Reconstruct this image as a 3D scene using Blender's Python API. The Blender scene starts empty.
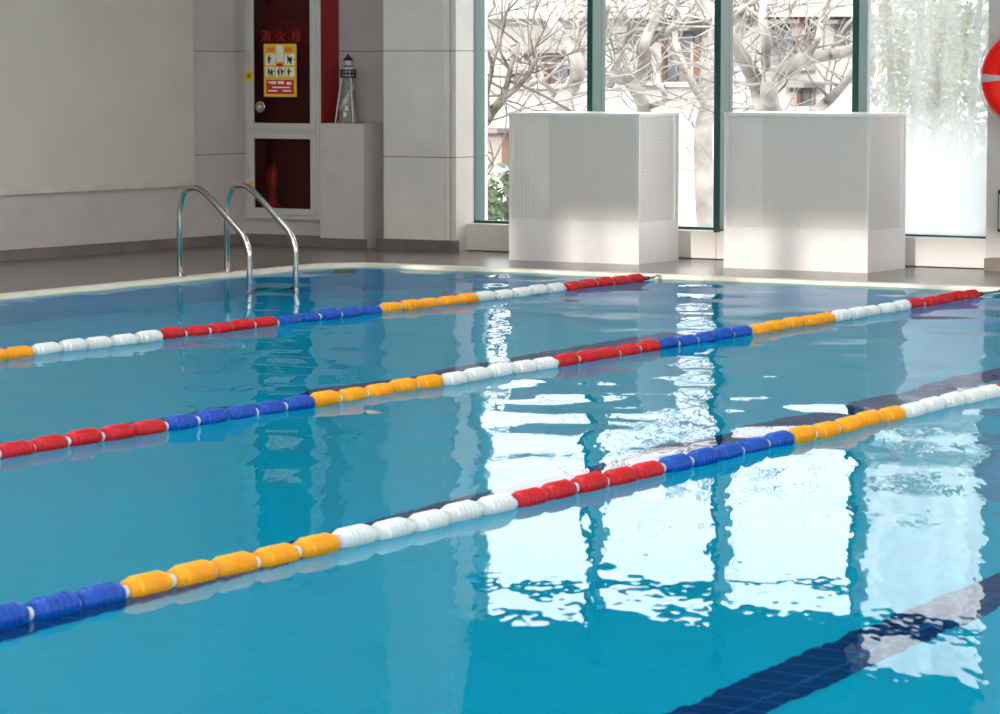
import bpy, bmesh, math, random
import numpy as np
from mathutils import Vector, Matrix
random.seed(7)
rng = np.random.default_rng(11)
C = bpy.context.scene.collection
PI = math.pi

# ------------------------------------------------------------------ camera
F_PX, PITCH, YAW, CAM_Z = 3351.2, 0.0906094, 0.5421427, 1.5
cam_d = bpy.data.cameras.new('camera')
cam = bpy.data.objects.new('camera', cam_d); C.objects.link(cam)
cam_d.sensor_width = 36.0
cam_d.lens = F_PX * 36.0 / 1000.0
cam_d.clip_start, cam_d.clip_end = 0.1, 400
cam.location = (0, 0, CAM_Z)
cam.rotation_euler = (PI / 2 - PITCH, 0, YAW)
cam_d.dof.use_dof = True
cam_d.dof.focus_distance = 20.0
cam_d.dof.aperture_fstop = 11.0
bpy.context.scene.camera = cam

def ray(px, py):
    cp, sp, cy, sy = math.cos(PITCH), math.sin(PITCH), math.cos(YAW), math.sin(YAW)
    r, u = (px - 500) / F_PX, (357 - py) / F_PX
    fw, z = cp + u * sp, u * cp - sp
    return Vector((r * cy - fw * sy, r * sy + fw * cy, z))
def at_y(px, py, Y):
    v = ray(px, py); return Vector((0, 0, CAM_Z)) + v * (Y / v.y)
def at_z(px, py, z=0.0):
    v = ray(px, py); return Vector((0, 0, CAM_Z)) + v * ((z - CAM_Z) / v.z)

# ------------------------------------------------------------------ materials
def srgb(r, g, b):
    f = lambda c: (c / 255 / 12.92) if c / 255 <= 0.04045 else ((c / 255 + 0.055) / 1.055) ** 2.4
    return (f(r), f(g), f(b), 1)

def newmat(name):
    m = bpy.data.materials.new(name); m.use_nodes = True
    nt = m.node_tree
    for n in list(nt.nodes): nt.nodes.remove(n)
    out = nt.nodes.new('ShaderNodeOutputMaterial')
    return m, nt, out

def mat(name, col, rough=0.5, metal=0.0, noise=0.06, scale=6.0, bump=0.0, spec=0.5, bump_scale=None):
    """Principled with a light procedural mottling of the base colour."""
    m, nt, out = newmat(name)
    N, L = nt.nodes.new, nt.links.new
    b = N('ShaderNodeBsdfPrincipled')
    tc = N('ShaderNodeTexCoord'); nz = N('ShaderNodeTexNoise')
    nz.inputs['Scale'].default_value = scale; nz.inputs['Detail'].default_value = 4
    L(tc.outputs['Object'], nz.inputs['Vector'])
    rmp = N('ShaderNodeValToRGB')
    lo = tuple(max(0, c * (1 - noise * 2)) for c in col[:3]) + (1,)
    hi = tuple(min(1, c * (1 + noise * 2)) for c in col[:3]) + (1,)
    rmp.color_ramp.elements[0].position = 0.3; rmp.color_ramp.elements[1].position = 0.7
    rmp.color_ramp.elements[0].color = lo; rmp.color_ramp.elements[1].color = hi
    L(nz.outputs['Fac'], rmp.inputs['Fac']); L(rmp.outputs['Color'], b.inputs['Base Color'])
    b.inputs['Roughness'].default_value = rough; b.inputs['Metallic'].default_value = metal
    b.inputs['Specular IOR Level'].default_value = spec
    if bump:
        bp = N('ShaderNodeBump'); bp.inputs['Strength'].default_value = bump; bp.inputs['Distance'].default_value = 0.01
        n2 = N('ShaderNodeTexNoise'); n2.inputs['Scale'].default_value = bump_scale or scale * 6; n2.inputs['Detail'].default_value = 3
        L(tc.outputs['Object'], n2.inputs['Vector']); L(n2.outputs['Fac'], bp.inputs['Height']); L(bp.outputs['Normal'], b.inputs['Normal'])
    L(b.outputs['BSDF'], out.inputs['Surface'])
    return m

def joint_mat(name, col, joint, z0, dz, rough=0.6, half=0.004):
    """Stone facing with horizontal joints every dz from z0 (world metres; objects are unmoved)."""
    m = mat(name, col, rough, noise=0.035, scale=3.0)
    nt = m.node_tree; N, L = nt.nodes.new, nt.links.new
    b = next(n for n in nt.nodes if n.type == 'BSDF_PRINCIPLED'); old = b.inputs['Base Color'].links[0].from_socket
    tc = N('ShaderNodeTexCoord'); sx = N('ShaderNodeSeparateXYZ'); L(tc.outputs['Object'], sx.inputs[0])
    def M(op, a, v):
        n = N('ShaderNodeMath'); n.operation = op
        L(a, n.inputs[0]); n.inputs[1].default_value = v
        return n.outputs[0]
    q = M('SUBTRACT', sx.outputs['Z'], z0 - dz / 2); q = M('FLOORED_MODULO', q, dz) if False else M('PINGPONG', M('SUBTRACT', sx.outputs['Z'], z0), dz / 2)
    lt = M('LESS_THAN', q, half)
    mx = N('ShaderNodeMix'); mx.data_type = 'RGBA'
    L(lt, mx.inputs['Factor']); L(old, mx.inputs['A']); mx.inputs['B'].default_value = joint
    L(mx.outputs['Result'], b.inputs['Base Color'])
    return m

def tile_mat(name, col, grout, w, h, rough=0.35, mortar=0.006, offset=0.0, col2=None):
    m, nt, out = newmat(name); N, L = nt.nodes.new, nt.links.new
    b = N('ShaderNodeBsdfPrincipled'); tc = N('ShaderNodeTexCoord')
    br = N('ShaderNodeTexBrick'); br.offset = offset; br.inputs['Scale'].default_value = 1.0
    br.inputs['Brick Width'].default_value = w; br.inputs['Row Height'].default_value = h
    br.inputs['Mortar Size'].default_value = mortar; br.inputs['Mortar Smooth'].default_value = 0.2
    br.inputs['Color1'].default_value = col; br.inputs['Color2'].default_value = col2 or tuple(c * 0.93 for c in col[:3]) + (1,)
    br.inputs['Mortar'].default_value = grout
    L(tc.outputs['Object'], br.inputs['Vector']); L(br.outputs['Color'], b.inputs['Base Color'])
    b.inputs['Roughness'].default_value = rough
    L(b.outputs['BSDF'], out.inputs['Surface'])
    return m

def glass_mat(name, tint=(0.96, 0.985, 0.97, 1), refl=0.08):
    m, nt, out = newmat(name); N, L = nt.nodes.new, nt.links.new
    t = N('ShaderNodeBsdfTransparent'); t.inputs['Color'].default_value = tint
    g = N('ShaderNodeBsdfGlossy'); g.inputs['Roughness'].default_value = 0.0
    fr = N('ShaderNodeFresnel'); fr.inputs['IOR'].default_value = 1.3
    nz = N('ShaderNodeTexNoise'); nz.inputs['Scale'].default_value = 1.5
    mu = N('ShaderNodeMath'); mu.operation = 'MULTIPLY'; mu.inputs[1].default_value = 0.6
    L(fr.outputs[0], mu.inputs[0])
    mx = N('ShaderNodeMixShader'); L(mu.outputs[0], mx.inputs['Fac']); L(t.outputs[0], mx.inputs[1]); L(g.outputs[0], mx.inputs[2])
    L(mx.outputs[0], out.inputs['Surface'])
    return m

def frosted_mat(name):
    """Glass fogged with condensation, thickest toward the sill, with wiped runs."""
    m, nt, out = newmat(name); N, L = nt.nodes.new, nt.links.new
    t = N('ShaderNodeBsdfTransparent'); t.inputs['Color'].default_value = (0.9, 0.92, 0.91, 1)
    tr = N('ShaderNodeBsdfTranslucent'); tr.inputs['Color'].default_value = (0.60, 0.63, 0.64, 1)
    tc = N('ShaderNodeTexCoord'); mp = N('ShaderNodeMapping'); mp.inputs['Scale'].default_value = (7, 1, 1.3)
    nz = N('ShaderNodeTexNoise'); nz.inputs['Scale'].default_value = 1.0; nz.inputs['Detail'].default_value = 5
    L(tc.outputs['Object'], mp.inputs['Vector']); L(mp.outputs[0], nz.inputs['Vector'])
    sx = N('ShaderNodeSeparateXYZ'); L(tc.outputs['Object'], sx.inputs[0])
    mr = N('ShaderNodeMapRange'); L(sx.outputs['Z'], mr.inputs['Value'])
    mr.inputs['From Min'].default_value = 1.15; mr.inputs['From Max'].default_value = 0.55
    mr.inputs['To Min'].default_value = 0.0; mr.inputs['To Max'].default_value = 0.6; mr.clamp = True
    ad = N('ShaderNodeMath'); ad.operation = 'MULTIPLY_ADD'; L(nz.outputs['Fac'], ad.inputs[0]); ad.inputs[1].default_value = 0.55; ad.inputs[2].default_value = -0.06
    a2 = N('ShaderNodeMath'); a2.operation = 'ADD'; a2.use_clamp = True; L(ad.outputs[0], a2.inputs[0]); L(mr.outputs[0], a2.inputs[1])
    mx = N('ShaderNodeMixShader'); L(a2.outputs[0], mx.inputs['Fac']); L(t.outputs[0], mx.inputs[1]); L(tr.outputs[0], mx.inputs[2])
    L(mx.outputs[0], out.inputs['Surface'])
    return m

def water_mat():
    m, nt, out = newmat('pool_water'); N, L = nt.nodes.new, nt.links.new
    rf = N('ShaderNodeBsdfRefraction'); rf.inputs['IOR'].default_value = 1.333; rf.inputs['Roughness'].default_value = 0.0
    rf.inputs['Color'].default_value = WATER_TINT
    gl = N('ShaderNodeBsdfGlossy'); gl.inputs['Roughness'].default_value = 0.0; gl.inputs['Color'].default_value = (1, 1, 1, 1)
    tc = N('ShaderNodeTexCoord'); mp = N('ShaderNodeMapping')
    L(tc.outputs['Object'], mp.inputs['Vector'])
    nz = N('ShaderNodeTexNoise'); nz.inputs['Scale'].default_value = 1.0; nz.inputs['Detail'].default_value = 2
    mp.vector_type = 'TEXTURE'; mp.inputs['Rotation'].default_value = (0, 0, 0.5); mp.inputs['Scale'].default_value = (0.10, 0.36, 1.0)
    L(mp.outputs[0], nz.inputs['Vector'])
    bp = N('ShaderNodeBump'); bp.inputs['Strength'].default_value = 1.0; bp.inputs['Distance'].default_value = WAVE_BUMP
    L(nz.outputs['Fac'], bp.inputs['Height'])
    for n in (rf, gl): L(bp.outputs['Normal'], n.inputs['Normal'])
    fr = N('ShaderNodeFresnel'); fr.inputs['IOR'].default_value = 1.333; L(bp.outputs['Normal'], fr.inputs['Normal'])
    ml = N('ShaderNodeMath'); ml.operation = 'MULTIPLY'; ml.inputs[1].default_value = WATER_GLOSS; L(fr.outputs[0], ml.inputs[0])
    mx = N('ShaderNodeMixShader'); L(ml.outputs[0], mx.inputs['Fac']); L(rf.outputs[0], mx.inputs[1]); L(gl.outputs[0], mx.inputs[2])
    L(mx.outputs[0], out.inputs['Surface'])
    return m

def perforated_mat(name, col, pitch, radius):
    """Sheet metal with round holes in staggered rows: the holes are open."""
    m, nt, out = newmat(name); N, L = nt.nodes.new, nt.links.new
    b = N('ShaderNodeBsdfPrincipled'); b.inputs['Base Color'].default_value = col; b.inputs['Roughness'].default_value = 0.45
    t = N('ShaderNodeBsdfTransparent')
    tc = N('ShaderNodeTexCoord'); sx = N('ShaderNodeSeparateXYZ'); L(tc.outputs['Object'], sx.inputs[0])
    def M(op, a, v):
        n = N('ShaderNodeMath'); n.operation = op
        for i, q in enumerate((a, v)):
            if isinstance(q, (int, float)): n.inputs[i].default_value = q
            else: L(q, n.inputs[i])
        return n.outputs[0]
    h = M('ADD', sx.outputs['X'], sx.outputs['Y'])            # the panels are axis-aligned: only one of the two varies
    v = sx.outputs['Z']
    def lattice(off):
        u = M('SUBTRACT', M('PINGPONG', M('ADD', h, off), pitch / 2), 0.0)
        w = M('PINGPONG', M('ADD', v, off), pitch / 2)
        return M('SQRT', M('ADD', M('MULTIPLY', u, u), M('MULTIPLY', w, w)), 0)
    d = M('MINIMUM', lattice(50.0 * pitch), lattice(50.5 * pitch))
    hole = M('LESS_THAN', d, radius)
    mx = N('ShaderNodeMixShader'); L(hole, mx.inputs['Fac']); L(b.outputs[0], mx.inputs[1]); L(t.outputs[0], mx.inputs[2])
    L(mx.outputs[0], out.inputs['Surface'])
    return m

WATER_TINT = (0.16, 0.975, 1.0, 1)
WAVE_BUMP = 0.0014
WATER_GLOSS = 0.48

M = {}
M['wall'] = joint_mat('painted_wall', srgb(190, 180, 175), srgb(120, 124, 120), 0.72, 0.79)
M['stone'] = joint_mat('pillar_stone', srgb(224, 218, 211), srgb(150, 134, 128), 0.722, 0.79)
M['plain'] = mat('white_plaster', srgb(202, 195, 191), 0.6, noise=0.03)
M['skirt'] = mat('brown_skirting_tile', srgb(116, 105, 99), 0.45, noise=0.08)
M['deck'] = tile_mat('deck_tile', srgb(114, 109, 107), srgb(98, 94, 92), 0.6, 0.3, 0.24, 0.004, 0.5, srgb(111, 107, 106))
M['coping'] = mat('coping_stone', srgb(242, 231, 210), 0.5, noise=0.03)
M['pool'] = tile_mat('pool_tile', srgb(8, 206, 248), srgb(30, 212, 249), 0.24, 0.12, 0.4, 0.005, 0.0, srgb(6, 201, 245))
M['laneline'] = tile_mat('lane_line_tile', srgb(30, 30, 112), srgb(90, 100, 160), 0.24, 0.12, 0.4, 0.006, 0.0)
M['ceiling'] = mat('ceiling_paint', srgb(225, 225, 222), 0.8, noise=0.02)
M['green'] = mat('green_aluminium', srgb(28, 78, 72), 0.4, noise=0.04, scale=3)
M['sill'] = mat('white_sill_panel', srgb(226, 219, 214), 0.4, noise=0.02)
M['glass'] = glass_mat('window_glass', (0.965, 0.975, 0.965, 1))
M['frost'] = frosted_mat('fogged_glass')
M['blind'] = mat('grey_blind', srgb(70, 84, 88), 0.8, noise=0.04)
M['steel'] = mat('polished_steel', srgb(196, 194, 190), 0.16, 1.0, noise=0.04)
M['white_metal'] = mat('white_metal', srgb(232, 228, 226), 0.4, noise=0.02)
M['perf'] = perforated_mat('perforated_metal', srgb(242, 235, 229), 0.020, 0.0041)
M['machine'] = mat('grey_machine_casing', srgb(178, 176, 172), 0.6)
M['screen'] = mat('beige_screen_fabric', srgb(203, 193, 181), 0.8, noise=0.02, scale=2)
M['bar'] = mat('screen_bar', srgb(200, 191, 182), 0.5)
M['red_f'] = mat('red_float_plastic', srgb(178, 9, 24), 0.3, noise=0.03, spec=0.3)
M['blue_f'] = mat('blue_float_plastic', srgb(0, 68, 160), 0.3, noise=0.03, spec=0.3)
M['yellow_f'] = mat('yellow_float_plastic', srgb(228, 146, 0), 0.3, noise=0.03, spec=0.3)
M['white_f'] = mat('white_float_plastic', srgb(203, 208, 209), 0.35, noise=0.02)
M['cable'] = mat('steel_cable', srgb(120, 120, 122), 0.35, 0.8)
M['dark'] = mat('black_plastic', srgb(26, 26, 28), 0.5)
M['cab_frame'] = mat('cabinet_aluminium', srgb(196, 192, 190), 0.4, noise=0.02)
M['cab_red'] = mat('cabinet_red_paint', srgb(134, 3, 8), 0.4, noise=0.03)
M['cab_in'] = mat('cabinet_dark_red_lining', srgb(112, 24, 26), 0.6)
M['smoke'] = glass_mat('cabinet_glass', (0.78, 0.72, 0.72, 1))
M['ext_red'] = mat('extinguisher_red', srgb(190, 16, 20), 0.3)
M['letter_red'] = mat('red_lettering', srgb(190, 30, 30), 0.5)
M['yellow'] = mat('yellow_print', srgb(232, 190, 30), 0.5, noise=0.03)
M['seal'] = mat('yellow_seal', srgb(225, 190, 40), 0.5)
M['seal_d'] = mat('ochre_seal_emblem', srgb(170, 120, 20), 0.5)
M['print_red'] = mat('red_print', srgb(200, 34, 26), 0.5)
M['print_white'] = mat('white_print', srgb(240, 236, 222), 0.5)
M['print_orange'] = mat('orange_print', srgb(225, 130, 30), 0.5)
M['print_black'] = mat('black_print', srgb(30, 26, 26), 0.5)
M['lh_white'] = mat('weathered_white_paint', srgb(206, 204, 196), 0.55, noise=0.1, scale=30)
M['lh_grey'] = mat('grey_green_paint', srgb(128, 130, 120), 0.6, noise=0.12, scale=40)
M['lh_black'] = mat('black_iron_paint', srgb(34, 32, 32), 0.5)
M['ring'] = mat('orange_red_lifebuoy', srgb(255, 24, 6), 0.45, noise=0.02, spec=0.25)
M['tape'] = mat('grey_reflective_tape', srgb(190, 170, 175), 0.35, noise=0.05, scale=40)
M['cord'] = mat('white_grab_cord', srgb(214, 210, 200), 0.7)
M['bark'] = mat('pale_plane_bark', srgb(160, 155, 149), 0.85, noise=0.2, scale=2.5, bump=0.3)
M['bark_d'] = mat('grey_bark', srgb(112, 104, 96), 0.85, noise=0.2, scale=4)
M['facade'] = mat('white_render', srgb(181, 178, 176), 0.8, noise=0.03, scale=0.6)
M['brick'] = tile_mat('orange_brick', srgb(165, 124, 106), srgb(165, 152, 146), 0.24, 0.075, 0.8, 0.01, 0.5, srgb(156, 112, 96))
M['roofgrey'] = mat('grey_eave', srgb(124, 118, 118), 0.7)
M['pane'] = mat('dark_window_pane', srgb(84, 90, 98), 0.4)
M['leaf'] = mat('green_leaf', srgb(92, 108, 78), 0.6, noise=0.25, scale=3)
M['leaf_y'] = mat('yellow_green_leaf', srgb(130, 122, 66), 0.6, noise=0.2, scale=3)
M['pave'] = tile_mat('outdoor_paving', srgb(160, 159, 158), srgb(140, 139, 138), 0.6, 0.6, 0.8, 0.01)
M['lamp'] = None

# ------------------------------------------------------------------ mesh helpers
def obj(name, bm, m=None, parent=None, smooth=False, kind=None):
    me = bpy.data.meshes.new(name)
    bm.normal_update(); bm.to_mesh(me); bm.free()
    if smooth:
        for p in me.polygons: p.use_smooth = True
    for mm in (m if isinstance(m, (list, tuple)) else [m]):
        if mm: me.materials.append(mm)
    o = bpy.data.objects.new(name, me); C.objects.link(o)
    if parent: o.parent = parent
    if kind: o['kind'] = kind
    return o
def auto_smooth(o, ang=0.6):
    me = o.data
    for p in me.polygons: p.use_smooth = True
    bm = bmesh.new(); bm.from_mesh(me)
    for e in bm.edges:
        if len(e.link_faces) == 2 and e.calc_face_angle(0) > ang: e.smooth = False
    bm.to_mesh(me); bm.free()
    return o
def tag(o, label, cat, group=None):
    o['label'] = label; o['category'] = cat
    if group: o['group'] = group
    return o
def thing(name, label, cat, loc=(0, 0, 0), group=None, rz=0):
    o = bpy.data.objects.new(name, None); C.objects.link(o)
    o.location = loc; o.rotation_euler = (0, 0, rz); o.empty_display_size = 0.1
    return tag(o, label, cat, group)
def box(bm, x0, x1, y0, y1, z0, z1, bev=0.0, mi=0):
    r = bmesh.ops.create_cube(bm, size=1)
    vs = r['verts']
    for v in vs:
        v.co = Vector((x0 + (v.co.x + .5) * (x1 - x0), y0 + (v.co.y + .5) * (y1 - y0), z0 + (v.co.z + .5) * (z1 - z0)))
    fs = list({f for v in vs for f in v.link_faces})
    for f in fs: f.material_index = mi
    if bev:
        es = list({e for v in vs for e in v.link_edges})
        bmesh.ops.bevel(bm, geom=es, offset=bev, segments=2, affect='EDGES', profile=0.5)
    return bm
def B(*a, **k): return box(bmesh.new(), *a, **k)
def prism(bm, pts, z0, z1, mi=0):
    n = len(pts)
    lo = [bm.verts.new((p[0], p[1], z0)) for p in pts]; hi = [bm.verts.new((p[0], p[1], z1)) for p in pts]
    for i in range(n):
        f = bm.faces.new((lo[i], lo[(i + 1) % n], hi[(i + 1) % n], hi[i])); f.material_index = mi
    bm.faces.new(hi).material_index = mi; bm.faces.new(lo[::-1]).material_index = mi
    bmesh.ops.recalc_face_normals(bm, faces=bm.faces[:])
    return bm
def lathe(bm, prof, seg=24, axis='z', org=(0, 0, 0), mi=0):
    """prof: list of (radius, height); closed with caps where the radius ends above 0."""
    org = Vector(org); rings = []
    for r, h in prof:
        ring = []
        for k in range(seg):
            a = 2 * PI * k / seg; c, s = r * math.cos(a), r * math.sin(a)
            p = {'z': (c, s, h), 'y': (s, h, c), 'x': (h, c, s)}[axis]
            ring.append(bm.verts.new(org + Vector(p)))
        rings.append(ring)
    for a, b in zip(rings, rings[1:]):
        for k in range(seg):
            bm.faces.new((a[k], a[(k + 1) % seg], b[(k + 1) % seg], b[k])).material_index = mi
    bm.faces.new(rings[0][::-1]).material_index = mi; bm.faces.new(rings[-1]).material_index = mi
    return bm
def tube(bm, pts, rad, seg=12, mi=0, cap=True):
    pts = [Vector(p) for p in pts]; n = len(pts)
    rad = rad if isinstance(rad, (list, tuple)) else [rad] * n
    rings = []; ref = None
    for i, p in enumerate(pts):
        t = (pts[min(i + 1, n - 1)] - pts[max(i - 1, 0)]).normalized()
        if ref is None:
            ref = Vector((0, 0, 1)) if abs(t.z) < 0.9 else Vector((1, 0, 0))
        u = (ref - t * ref.dot(t)).normalized(); w = t.cross(u); ref = u
        rings.append([bm.verts.new(p + (u * math.cos(2 * PI * k / seg) + w * math.sin(2 * PI * k / seg)) * rad[i]) for k in range(seg)])
    for a, b in zip(rings, rings[1:]):
        for k in range(seg):
            bm.faces.new((a[k], a[(k + 1) % seg], b[(k + 1) % seg], b[k])).material_index = mi
    if cap:
        bm.faces.new(rings[0][::-1]).material_index = mi; bm.faces.new(rings[-1]).material_index = mi
    return bm
def rounded(pts, r, n=6):
    """Polyline with its corners rounded by arcs of about radius r."""
    pts = [Vector(p) for p in pts]; out = [pts[0]]
    for a, b, c in zip(pts, pts[1:], pts[2:]):
        u, w = (a - b), (c - b); d = min(r, u.length * .49, w.length * .49)
        p, q = b + u.normalized() * d, b + w.normalized() * d
        for k in range(n + 1):
            t = k / n; out.append(p * (1 - t) ** 2 + b * 2 * t * (1 - t) + q * t * t)
    out.append(pts[-1]); return out
def smooth_line(pts, n=5):
    """Catmull-Rom through the points."""
    P = [Vector(p) for p in pts]; P = [P[0] * 2 - P[1]] + P + [P[-1] * 2 - P[-2]]; out = []
    for i in range(1, len(P) - 2):
        a, b, c, d = P[i - 1:i + 3]
        for k in range(n):
            t = k / n
            out.append(.5 * ((2 * b) + (c - a) * t + (2 * a - 5 * b + 4 * c - d) * t * t + (3 * b - a - 3 * c + d) * t ** 3))
    out.append(P[-2]); return out

# ------------------------------------------------------------------ the setting
PX0, PX1, PY0, PY1 = -13.12, 3.5, -4.0, 19.63         # pool
DEPTH, DECK = 1.8, 0.02
RX1, RY0, RY1, CEIL = 6.5, -6.5, 21.45, 5.2           # room
YW = 21.36                                            # sill front
def S(name, bm, m): return obj(name, bm, m, kind='structure')

bm = bmesh.new()                                      # deck round the pool
CW, RC = 0.11, 0.30
box(bm, -17, PX0 - CW, RY0, 22, -0.6, DECK); box(bm, PX1 + CW, RX1 + 1, RY0, 22, -0.6, DECK)
box(bm, PX0 - CW, PX1 + CW, PY1 + CW, 22, -0.6, DECK); box(bm, PX0 - CW, PX1 + CW, RY0, PY0 - CW, -0.6, DECK)
def corner_arc(cx, cy, a0, rad, n=10):
    return [(cx + rad * math.cos(a0 + PI / 2 * k / n), cy + rad * math.sin(a0 + PI / 2 * k / n)) for k in range(n + 1)]
CORN = [(PX1 - RC, PY1 - RC, 0), (PX0 + RC, PY1 - RC, PI / 2), (PX0 + RC, PY0 + RC, PI), (PX1 - RC, PY0 + RC, 3 * PI / 2)]
for cx, cy, a0 in CORN:                               # the deck fills in behind the rounded corners
    sq = (cx + (RC + CW) * math.sqrt(2) * math.cos(a0 + PI / 4), cy + (RC + CW) * math.sqrt(2) * math.sin(a0 + PI / 4))
    arc = corner_arc(cx, cy, a0, RC + CW * .5)
    for p, q in zip(arc, arc[1:]): prism(bm, [p, q, sq], -.6, DECK)
S('floor', bm, M['deck'])
inner = [p for c in CORN for p in corner_arc(*c, RC)]; outer = [p for c in CORN for p in corner_arc(*c, RC + CW)]
bm = bmesh.new(); n = len(inner); z0, z1 = -.14, DECK + .006
ring = [[bm.verts.new((p[0], p[1], z)) for p in L] for L, z in ((inner, z0), (inner, z1), (outer, z1), (outer, z0))]
for A_, B_ in ((0, 1), (1, 2), (2, 3), (3, 0)):
    for k in range(n): bm.faces.new((ring[A_][k], ring[A_][(k + 1) % n], ring[B_][(k + 1) % n], ring[B_][k]))
bmesh.ops.recalc_face_normals(bm, faces=bm.faces[:])
S('trim_1', bm, M['coping'])
bm = bmesh.new()                                      # basin
T = 0.15
box(bm, PX0 - T, PX1 + T, PY0 - T, PY1 + T, -DEPTH - T, -DEPTH)
box(bm, PX0 - T, PX0, PY0 - T, PY1 + T, -DEPTH, -0.14); box(bm, PX1, PX1 + T, PY0 - T, PY1 + T, -DEPTH, -0.14)
box(bm, PX0, PX1, PY1, PY1 + T, -DEPTH, -0.14); box(bm, PX0, PX1, PY0 - T, PY0, -DEPTH, -0.14)
S('pool_floor', bm, M['pool'])
LANE_X = -4.36
for x, nm in ((LANE_X, 'pool_floor_marking'), (-6.84, 'pool_floor_marking'), (-9.36, 'pool_floor_marking')):
    bm = B(x - .125, x + .125, PY0 + 2, PY1 - 2, -DEPTH - 0.02, -DEPTH + 0.004)
    S(nm, bm, M['laneline'])

# water: a rippled surface
def axis(lo, hi, f0, f1, fine, coarse):
    a = np.concatenate([np.arange(lo, f0, coarse), np.arange(f0, f1, fine), np.arange(f1, hi, coarse), [hi]])
    return a
gx = axis(PX0, PX1, PX0, -2.0, 0.05, 0.4); gx = np.unique(np.round(gx, 4))
gy = axis(PY0, PY1, 4.5, PY1, 0.05, 0.4); gy = np.unique(np.round(gy, 4))
GX, GY = np.meshgrid(gx, gy)
H = np.zeros_like(GX)
SLOPE = 0.019
nw = 70
for i in range(nw):
    lam = 0.26 * (1.2 / 0.26) ** rng.random()
    th = rng.normal(0.9, 0.95)                       # waves run mainly across the lanes
    k = 2 * PI / lam
    amp = SLOPE / k * math.sqrt(2.0 / nw) * (1.0 if lam > 0.45 else 0.7)
    H += amp * np.sin(k * (GX * math.cos(th) + GY * math.sin(th)) + rng.random() * 2 * PI)
dist = np.hypot(GX, GY)
q = np.clip((dist - 8.6) / 6.5, 0, 1); H *= 0.035 + 0.965 * q * q * (3 - 2 * q)      # calm close to the camera
verts = np.stack([GX.ravel(), GY.ravel(), H.ravel()], 1)
nx, ny = len(gx), len(gy)
idx = np.arange(nx * ny).reshape(ny, nx)
faces = np.stack([idx[:-1, :-1].ravel(), idx[:-1, 1:].ravel(), idx[1:, 1:].ravel(), idx[1:, :-1].ravel()], 1)
me = bpy.data.meshes.new('pool_water'); me.from_pydata(verts.tolist(), [], faces.tolist())
me.polygons.foreach_set('use_smooth', np.ones(len(me.polygons), dtype=bool)); me.update()
me.materials.append(water_mat())
o = bpy.data.objects.new('pool_water', me); C.objects.link(o); o['kind'] = 'structure'

# left wall (slightly out of parallel with the pool, as in the photograph)
LW0, LW1 = Vector((-15.335, 18.5, 0)), Vector((-15.16, 21.3, 0))
lw_dir = (LW1 - LW0).normalized(); lw_n = Vector((lw_dir.y, -lw_dir.x, 0))      # into the room
def lw(s, off=0.0, z=0.0): return LW0 + lw_dir * s + lw_n * off + Vector((0, 0, z))
LEN0, LEN1 = -26.0, (LW1 - LW0).length
def wall_strip(bm, s0, s1, o0, o1, z0, z1):
    return prism(bm, [lw(s0, o0)[:2], lw(s1, o0)[:2], lw(s1, o1)[:2], lw(s0, o1)[:2]], z0, z1)
S('wall_left', wall_strip(bmesh.new(), LEN0, LEN1 + .6, -0.3, 0, 0, CEIL), M['wall'])
S('baseboard_left', wall_strip(bmesh.new(), LEN0, LEN1 - .05, 0, 0.012, DECK, DECK + 0.078), M['skirt'])

# rear recess with the cabinet, the pedestal and the pillar
YB = 21.46
S('wall_back', B(-16.2, -13.85, YB, YB + .3, 0, CEIL), M['wall'])
YC = 21.20                                            # cabinet and pedestal front
cL, cR = at_y(246.5, 150, YC).x, at_y(320.5, 180, YC).x
pedR = at_y(364, 180, YC).x
zc0 = at_y(285, 219, YC).z; zped = at_y(340, 123.5, YC).z
S('wall_recess', B(-15.6, cR, YC + 0.02, YB, 0, zc0 + 0.02), M['wall'])
S('wall_corner', B(-15.6, cL - 0.01, YC + 0.04, YB, zc0 + 0.02, CEIL), M['wall'])
S('baseboard_recess', B(-15.2, cR, YC + 0.005, YC + 0.03, DECK, DECK + 0.085), M['skirt'])
S('wall_pedestal', B(cR, pedR, YC - 0.01, YB, 0, zped, bev=0.006), M['plain'])
S('baseboard_pedestal', B(cR + .004, pedR + 0.03, YC - 0.025, YC - 0.009, DECK, DECK + 0.072), M['skirt'])
YP = 21.17                                            # pillar front
pL, pM, pR = at_y(383.5, 150, YP).x, at_y(444, 150, YP).x, at_y(457, 150, YP + 0.05).x
bm = B(pL, pM, YP, 21.8, 0, CEIL, bev=0.004)
S('wall_pillar', bm, M['stone'])
bm = bmesh.new()
g1, g2 = pM + (pR - pM) * .35, pM + (pR - pM) * .55
box(bm, pM, g1, YP + 0.03, YW + .14, 0, CEIL); box(bm, g1, g2, YP + 0.055, YW + .14, 0, CEIL); box(bm, g2, pR, YP + 0.035, YW + .14, 0, CEIL)
S('wall_moulding', bm, M['stone'])
S('baseboard_pillar', B(pL - 0.05, pR + 0.01, YP - 0.03, YP + 0.06, DECK, DECK + 0.085), M['skirt'])
wL = at_y(472, 120, YW + .1).x
S('wall_reveal', B(pR - 0.02, wL, YW - 0.0, YW + .12, 0, CEIL), M['plain'])
# right jamb / pillar behind the lifebuoy
jR = at_y(985, 120, YW).x
S('wall_right_jamb', B(jR + .03, RX1 + .5, YW - 0.03, 21.8, 0, CEIL), M['plain'])
bm = B(at_y(984, 266, 21.2).x, RX1, 21.2, YW, DECK, DECK + 0.085)
S('baseboard_right_jamb', bm, M['skirt'])
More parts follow.
